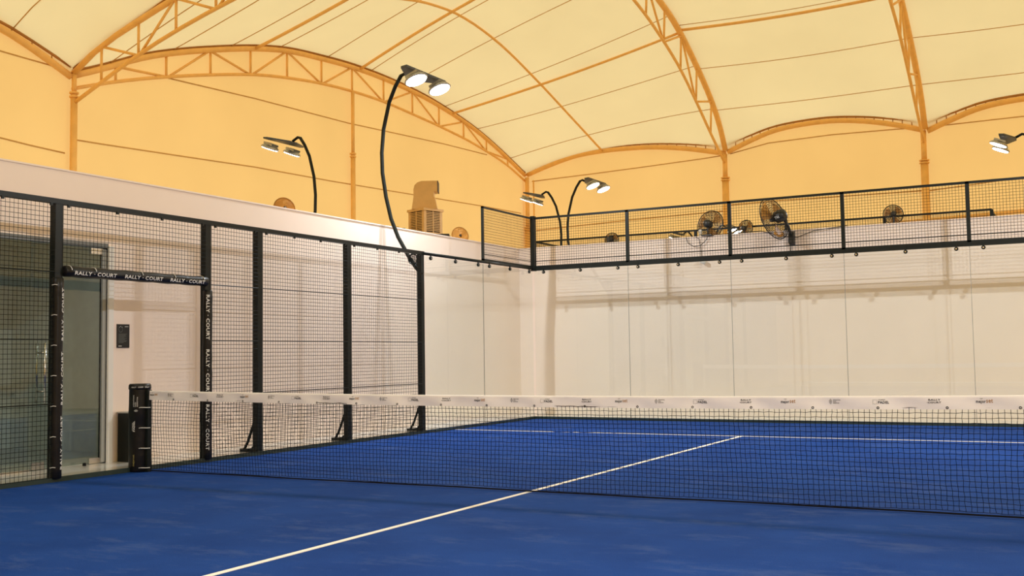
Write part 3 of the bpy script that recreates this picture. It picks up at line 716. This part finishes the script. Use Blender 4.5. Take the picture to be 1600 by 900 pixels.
gold = [(-1.02, 3.70, 3.54, .165, 'amber fan half hidden behind the left wall, below the left floodlight', 60), (-1.02, 8.86, 3.60, .17, 'amber round fan above the left wall, right of the tan air cooler', 52)]
for (x, y, z, r, lb, rz) in gold:
    t = make_fan(lb, r, m_amber, m_amber, None, 12, 44); t.location = (x, y, z); t.rotation_euler = (math.radians(-10), 0, math.radians(rz))
    part('bracket', MB().tube([(0, .3*r, 0), (0, .35*r, -.7*r), (0, .3*r, -1.3*r)], .015, 6), m_fan, t)

# ------------------------------------------------------------------ air cooler on its platform
ax, ay = Vector((.881, .473, 0)), Vector((-.473, .881, 0))
st = thing('cooler_platform', 'dark steel platform carrying the air cooler behind the left wall', 'platform', (-6.68, 16.38, 0))
Cc = Vector((-6.68, 16.38, 0))
def L2(a, b, z): p = Cc+ax*a+ay*b; return (p.x, p.y, z)
part('deck', MB().prism([(-1.1, -.55), (.70, -.55), (.70, .6), (-1.1, .6)], 4.60, 4.66, lambda a, b, d: L2(a, b, d)), m_fan, st)
for a, b in ((-1.0, -.48), (.62, -.48), (.62, .52), (-1.0, .52)):
    part('leg', MB().tube([L2(a, b, -.05), L2(a, b, 4.60)], .04, 6), m_fan, st)
part('beam', MB().tube([L2(-.5, -.5, 4.53), L2(.7, -.5, 4.53)], .05, 4), m_fan, st)
co = thing('air_cooler', 'tan evaporative air cooler with louvres and an elbow duct', 'air cooler', (-6.68, 16.38, 4.66))
hs = .34
def L3(a, b, z):     # body axes turned 45 degrees so an edge faces the court
    k = math.sqrt(.5); return L2(a*k-b*k, a*k+b*k, z)
def b3(mb, a0, a1, b0, b1, z0, z1): return mb.prism([(a0, b0), (a1, b0), (a1, b1), (a0, b1)], z0, z1, lambda a, b, d: L3(a, b, d))
part('core', b3(MB(), -hs+.05, hs-.05, -hs+.05, hs-.05, 4.70, 5.36), m_tand, co)
for a in (-hs, hs-.09):
    for b in (-hs, hs-.09): part('corner_post', b3(MB(), a, a+.09, b, b+.09, 4.66, 5.40), m_tan, co)
part('base_tray', b3(MB(), -hs-.01, hs+.01, -hs-.01, hs+.01, 4.66, 4.74), m_tan, co)
part('top_cover', b3(MB(), -hs-.03, hs+.03, -hs-.03, hs+.03, 5.34, 5.41), m_tan, co)
for side in range(2):
    for k in range(12):
        z = 4.78+.046*k; mb = MB()
        if side == 0: b3(mb, -hs+.0, -hs+.035, -hs+.09, hs-.09, z, z+.022)
        else: b3(mb, -hs+.09, hs-.09, -hs+.0, -hs+.035, z, z+.022)
        part('louvre_slat', mb, m_tan, co)
for side in range(2):
    mb = MB()
    if side == 0: b3(mb, -hs-.004, -hs+.02, -.015, .015, 4.74, 5.34)
    else: b3(mb, -.015, .015, -hs-.004, -hs+.02, 4.74, 5.34)
    part('louvre_mullion', mb, m_tan, co)
tp = MB(); n = 4
lo = [L3(a, b, 5.41) for a, b in ((-.26, -.26), (.26, -.26), (.26, .26), (-.26, .26))]; hi = [L2(a, b, 5.75) for a, b in ((-.31, -.25), (.28, -.25), (.28, .25), (-.31, .25))]
# order the top ring so it matches the turned lower ring
hi = [hi[0], hi[1], hi[2], hi[3]]; lo = [lo[0], lo[1], lo[2], lo[3]]
lo = [L2(a, b, 5.41) for a, b in ((-.36, -.27), (.36, -.27), (.36, .27), (-.36, .27))]
tp.add(lo+hi, [(0, 1, 5, 4), (1, 2, 6, 5), (2, 3, 7, 6), (3, 0, 4, 7), (4, 5, 6, 7), (3, 2, 1, 0)])
part('tapered_hood', tp, m_tan, co)
el = [(-.31, 5.75), (.26, 5.75), (.26, 5.90), (.36, 5.90), (.36, 6.20), (-.08, 6.20), (-.20, 6.16), (-.28, 6.08), (-.31, 5.97)]
part('elbow_duct', MB().prism(el, -.25, .25, lambda a, b, d: L2(a, d, b)), m_tan, co)
part('duct_grille', MB().prism([(.36, 5.90), (.385, 5.90), (.385, 6.20), (.36, 6.20)], -.25, .25, lambda a, b, d: L2(a, d, b)), m_tand, co)
tag(part('vent_cowl', MB().lathe([(.085, 4.66), (.09, 4.80), (.085, 4.88), (.06, 4.935), (.01, 4.955)], (Cc+ax*(-.80)).to_tuple(), n=18), m_tan, None, True),
    'small round tan vent cowl left of the air cooler', 'vent')
tag(part('junction_box', MB().prism([(-.68, -.05), (-.57, -.05), (-.57, .05), (-.68, .05)], 4.66, 4.90, lambda a, b, d: L2(a, b, d)), m_fan), 'small dark box between the vent cowl and the air cooler', 'box')

# ------------------------------------------------------------------ small things on the walls
sg = thing('wall_sign', 'black notice board with a ring emblem beside the glass door', 'sign', (D1, .48, 1.57))
sx = D1+.012
part('board', MB().box(D1, sx, .385, .575, 1.425, 1.715), mat('satin_black_board', (.012, .012, .012), .35), sg)
pr_ = MB(); f = lambda a, b: (sx+.001, .385+a, 1.425+b)
rc = (.052, .225)
for q in range(20):
    a0, a1 = 2*PI*q/20, 2*PI*(q+1)/20
    pr_.add([f(rc[0]+r*math.cos(a), rc[1]+r*math.sin(a)*1.15) for r, a in ((.026, a0), (.032, a0), (.032, a1), (.026, a1))], [(0, 1, 2, 3)])
part('emblem', pr_, m_grey, sg)
pr_ = MB()
for a in (PI/2, PI/2+.75, PI/2-.75):
    pr_.add([f(rc[0]+.031*math.cos(a)+dx, rc[1]+.036*math.sin(a)+dy) for dx, dy in ((-.006, .005), (0, -.008), (.006, .005))], [(0, 1, 2)])
for (a0, a1, b0, b1) in ((.115, .17, .258, .262), (.02, .07, .018, .024)):
    pr_.add([f(a0, b0), f(a1, b0), f(a1, b1), f(a0, b1)], [(0, 1, 2, 3)])
part('print', pr_, m_white, sg)
pr_ = MB()
for k, w in enumerate((.13, .11, .12, .09, .125, .10, .13, .12, .08)):
    b = .165-.013*k; pr_.add([f(.02, b), f(.02+w, b), f(.02+w, b+.006), f(.02, b+.006)], [(0, 1, 2, 3)])
part('print', pr_, m_grey, sg)

bx = thing('cabinet_box', 'black box standing on the tiles between the door jamb and the net post', 'box', (-.66, .56, FZ))
part('cabinet', MB().box(D1+.02, -.56, .40, .62, FZ, .63), m_blk, bx)
part('reflection_top', MB().box(D1+.01, -.55, .39, .63, .63, .645), m_silver, bx)  # pale slab: whitish reflection on the black box top put into colour
part('keyhole', MB().box(-.562, -.557, .505, .513, .30, .36), m_chrome, bx)

cm = thing('security_camera', 'small white camera with cable under the top rail on the back wall', 'camera', (3.2, D2, 3.0))
part('housing', MB().lathe([(.028, -.07), (.040, -.05), (.040, .03), (.022, .05)], axis='x', n=14).xf(Matrix.Translation((3.21, D2-.09, 3.0)) @ Matrix.Rotation(.5, 4, 'Y')), m_plast, cm, True)
part('mount', MB().tube([(3.15, D2-.005, 3.08), (3.15, D2-.05, 3.07), (3.18, D2-.08, 3.03)], .018, 8), m_fan, cm)
part('cable', MB().tube([(3.15, D2-.02, 3.08), (3.14, D2-.02, 3.3), (3.12, D2-.025, 3.45), (3.05, D2-.02, WH+.01)], .006, 5), m_fan, cm)
tag(part('power_cable', MB().tube([(2.86, D2-.04, WH+.01), (2.90, D2-.05, 3.38), (3.02, D2-.05, 3.31), (3.16, D2-.05, 3.33), (3.26, D2-.05, 3.42), (3.30, D2-.03, WH+.01), (3.6, D2+.03, WH+.03), (4.3, D2-.0, WH+.04), (4.75, D2-.06, 3.40), (5.0, D2-.05, 3.36), (5.3, D2-.05, 3.46), (5.9, D2-.03, WH+.03)], .007, 5), m_fan, None, True),
    'thin dark cable looping along the top of the back wall', 'cable')
tag(part('alarm_bell', MB().lathe([(.032, WH+.02), (.035, WH+.05), (.035, WH+.13), (.02, WH+.155)], (3.12, D2+.05, 0), n=14), m_plast, None, True), 'small white upright canister on the back wall beside the large round fan', 'canister')
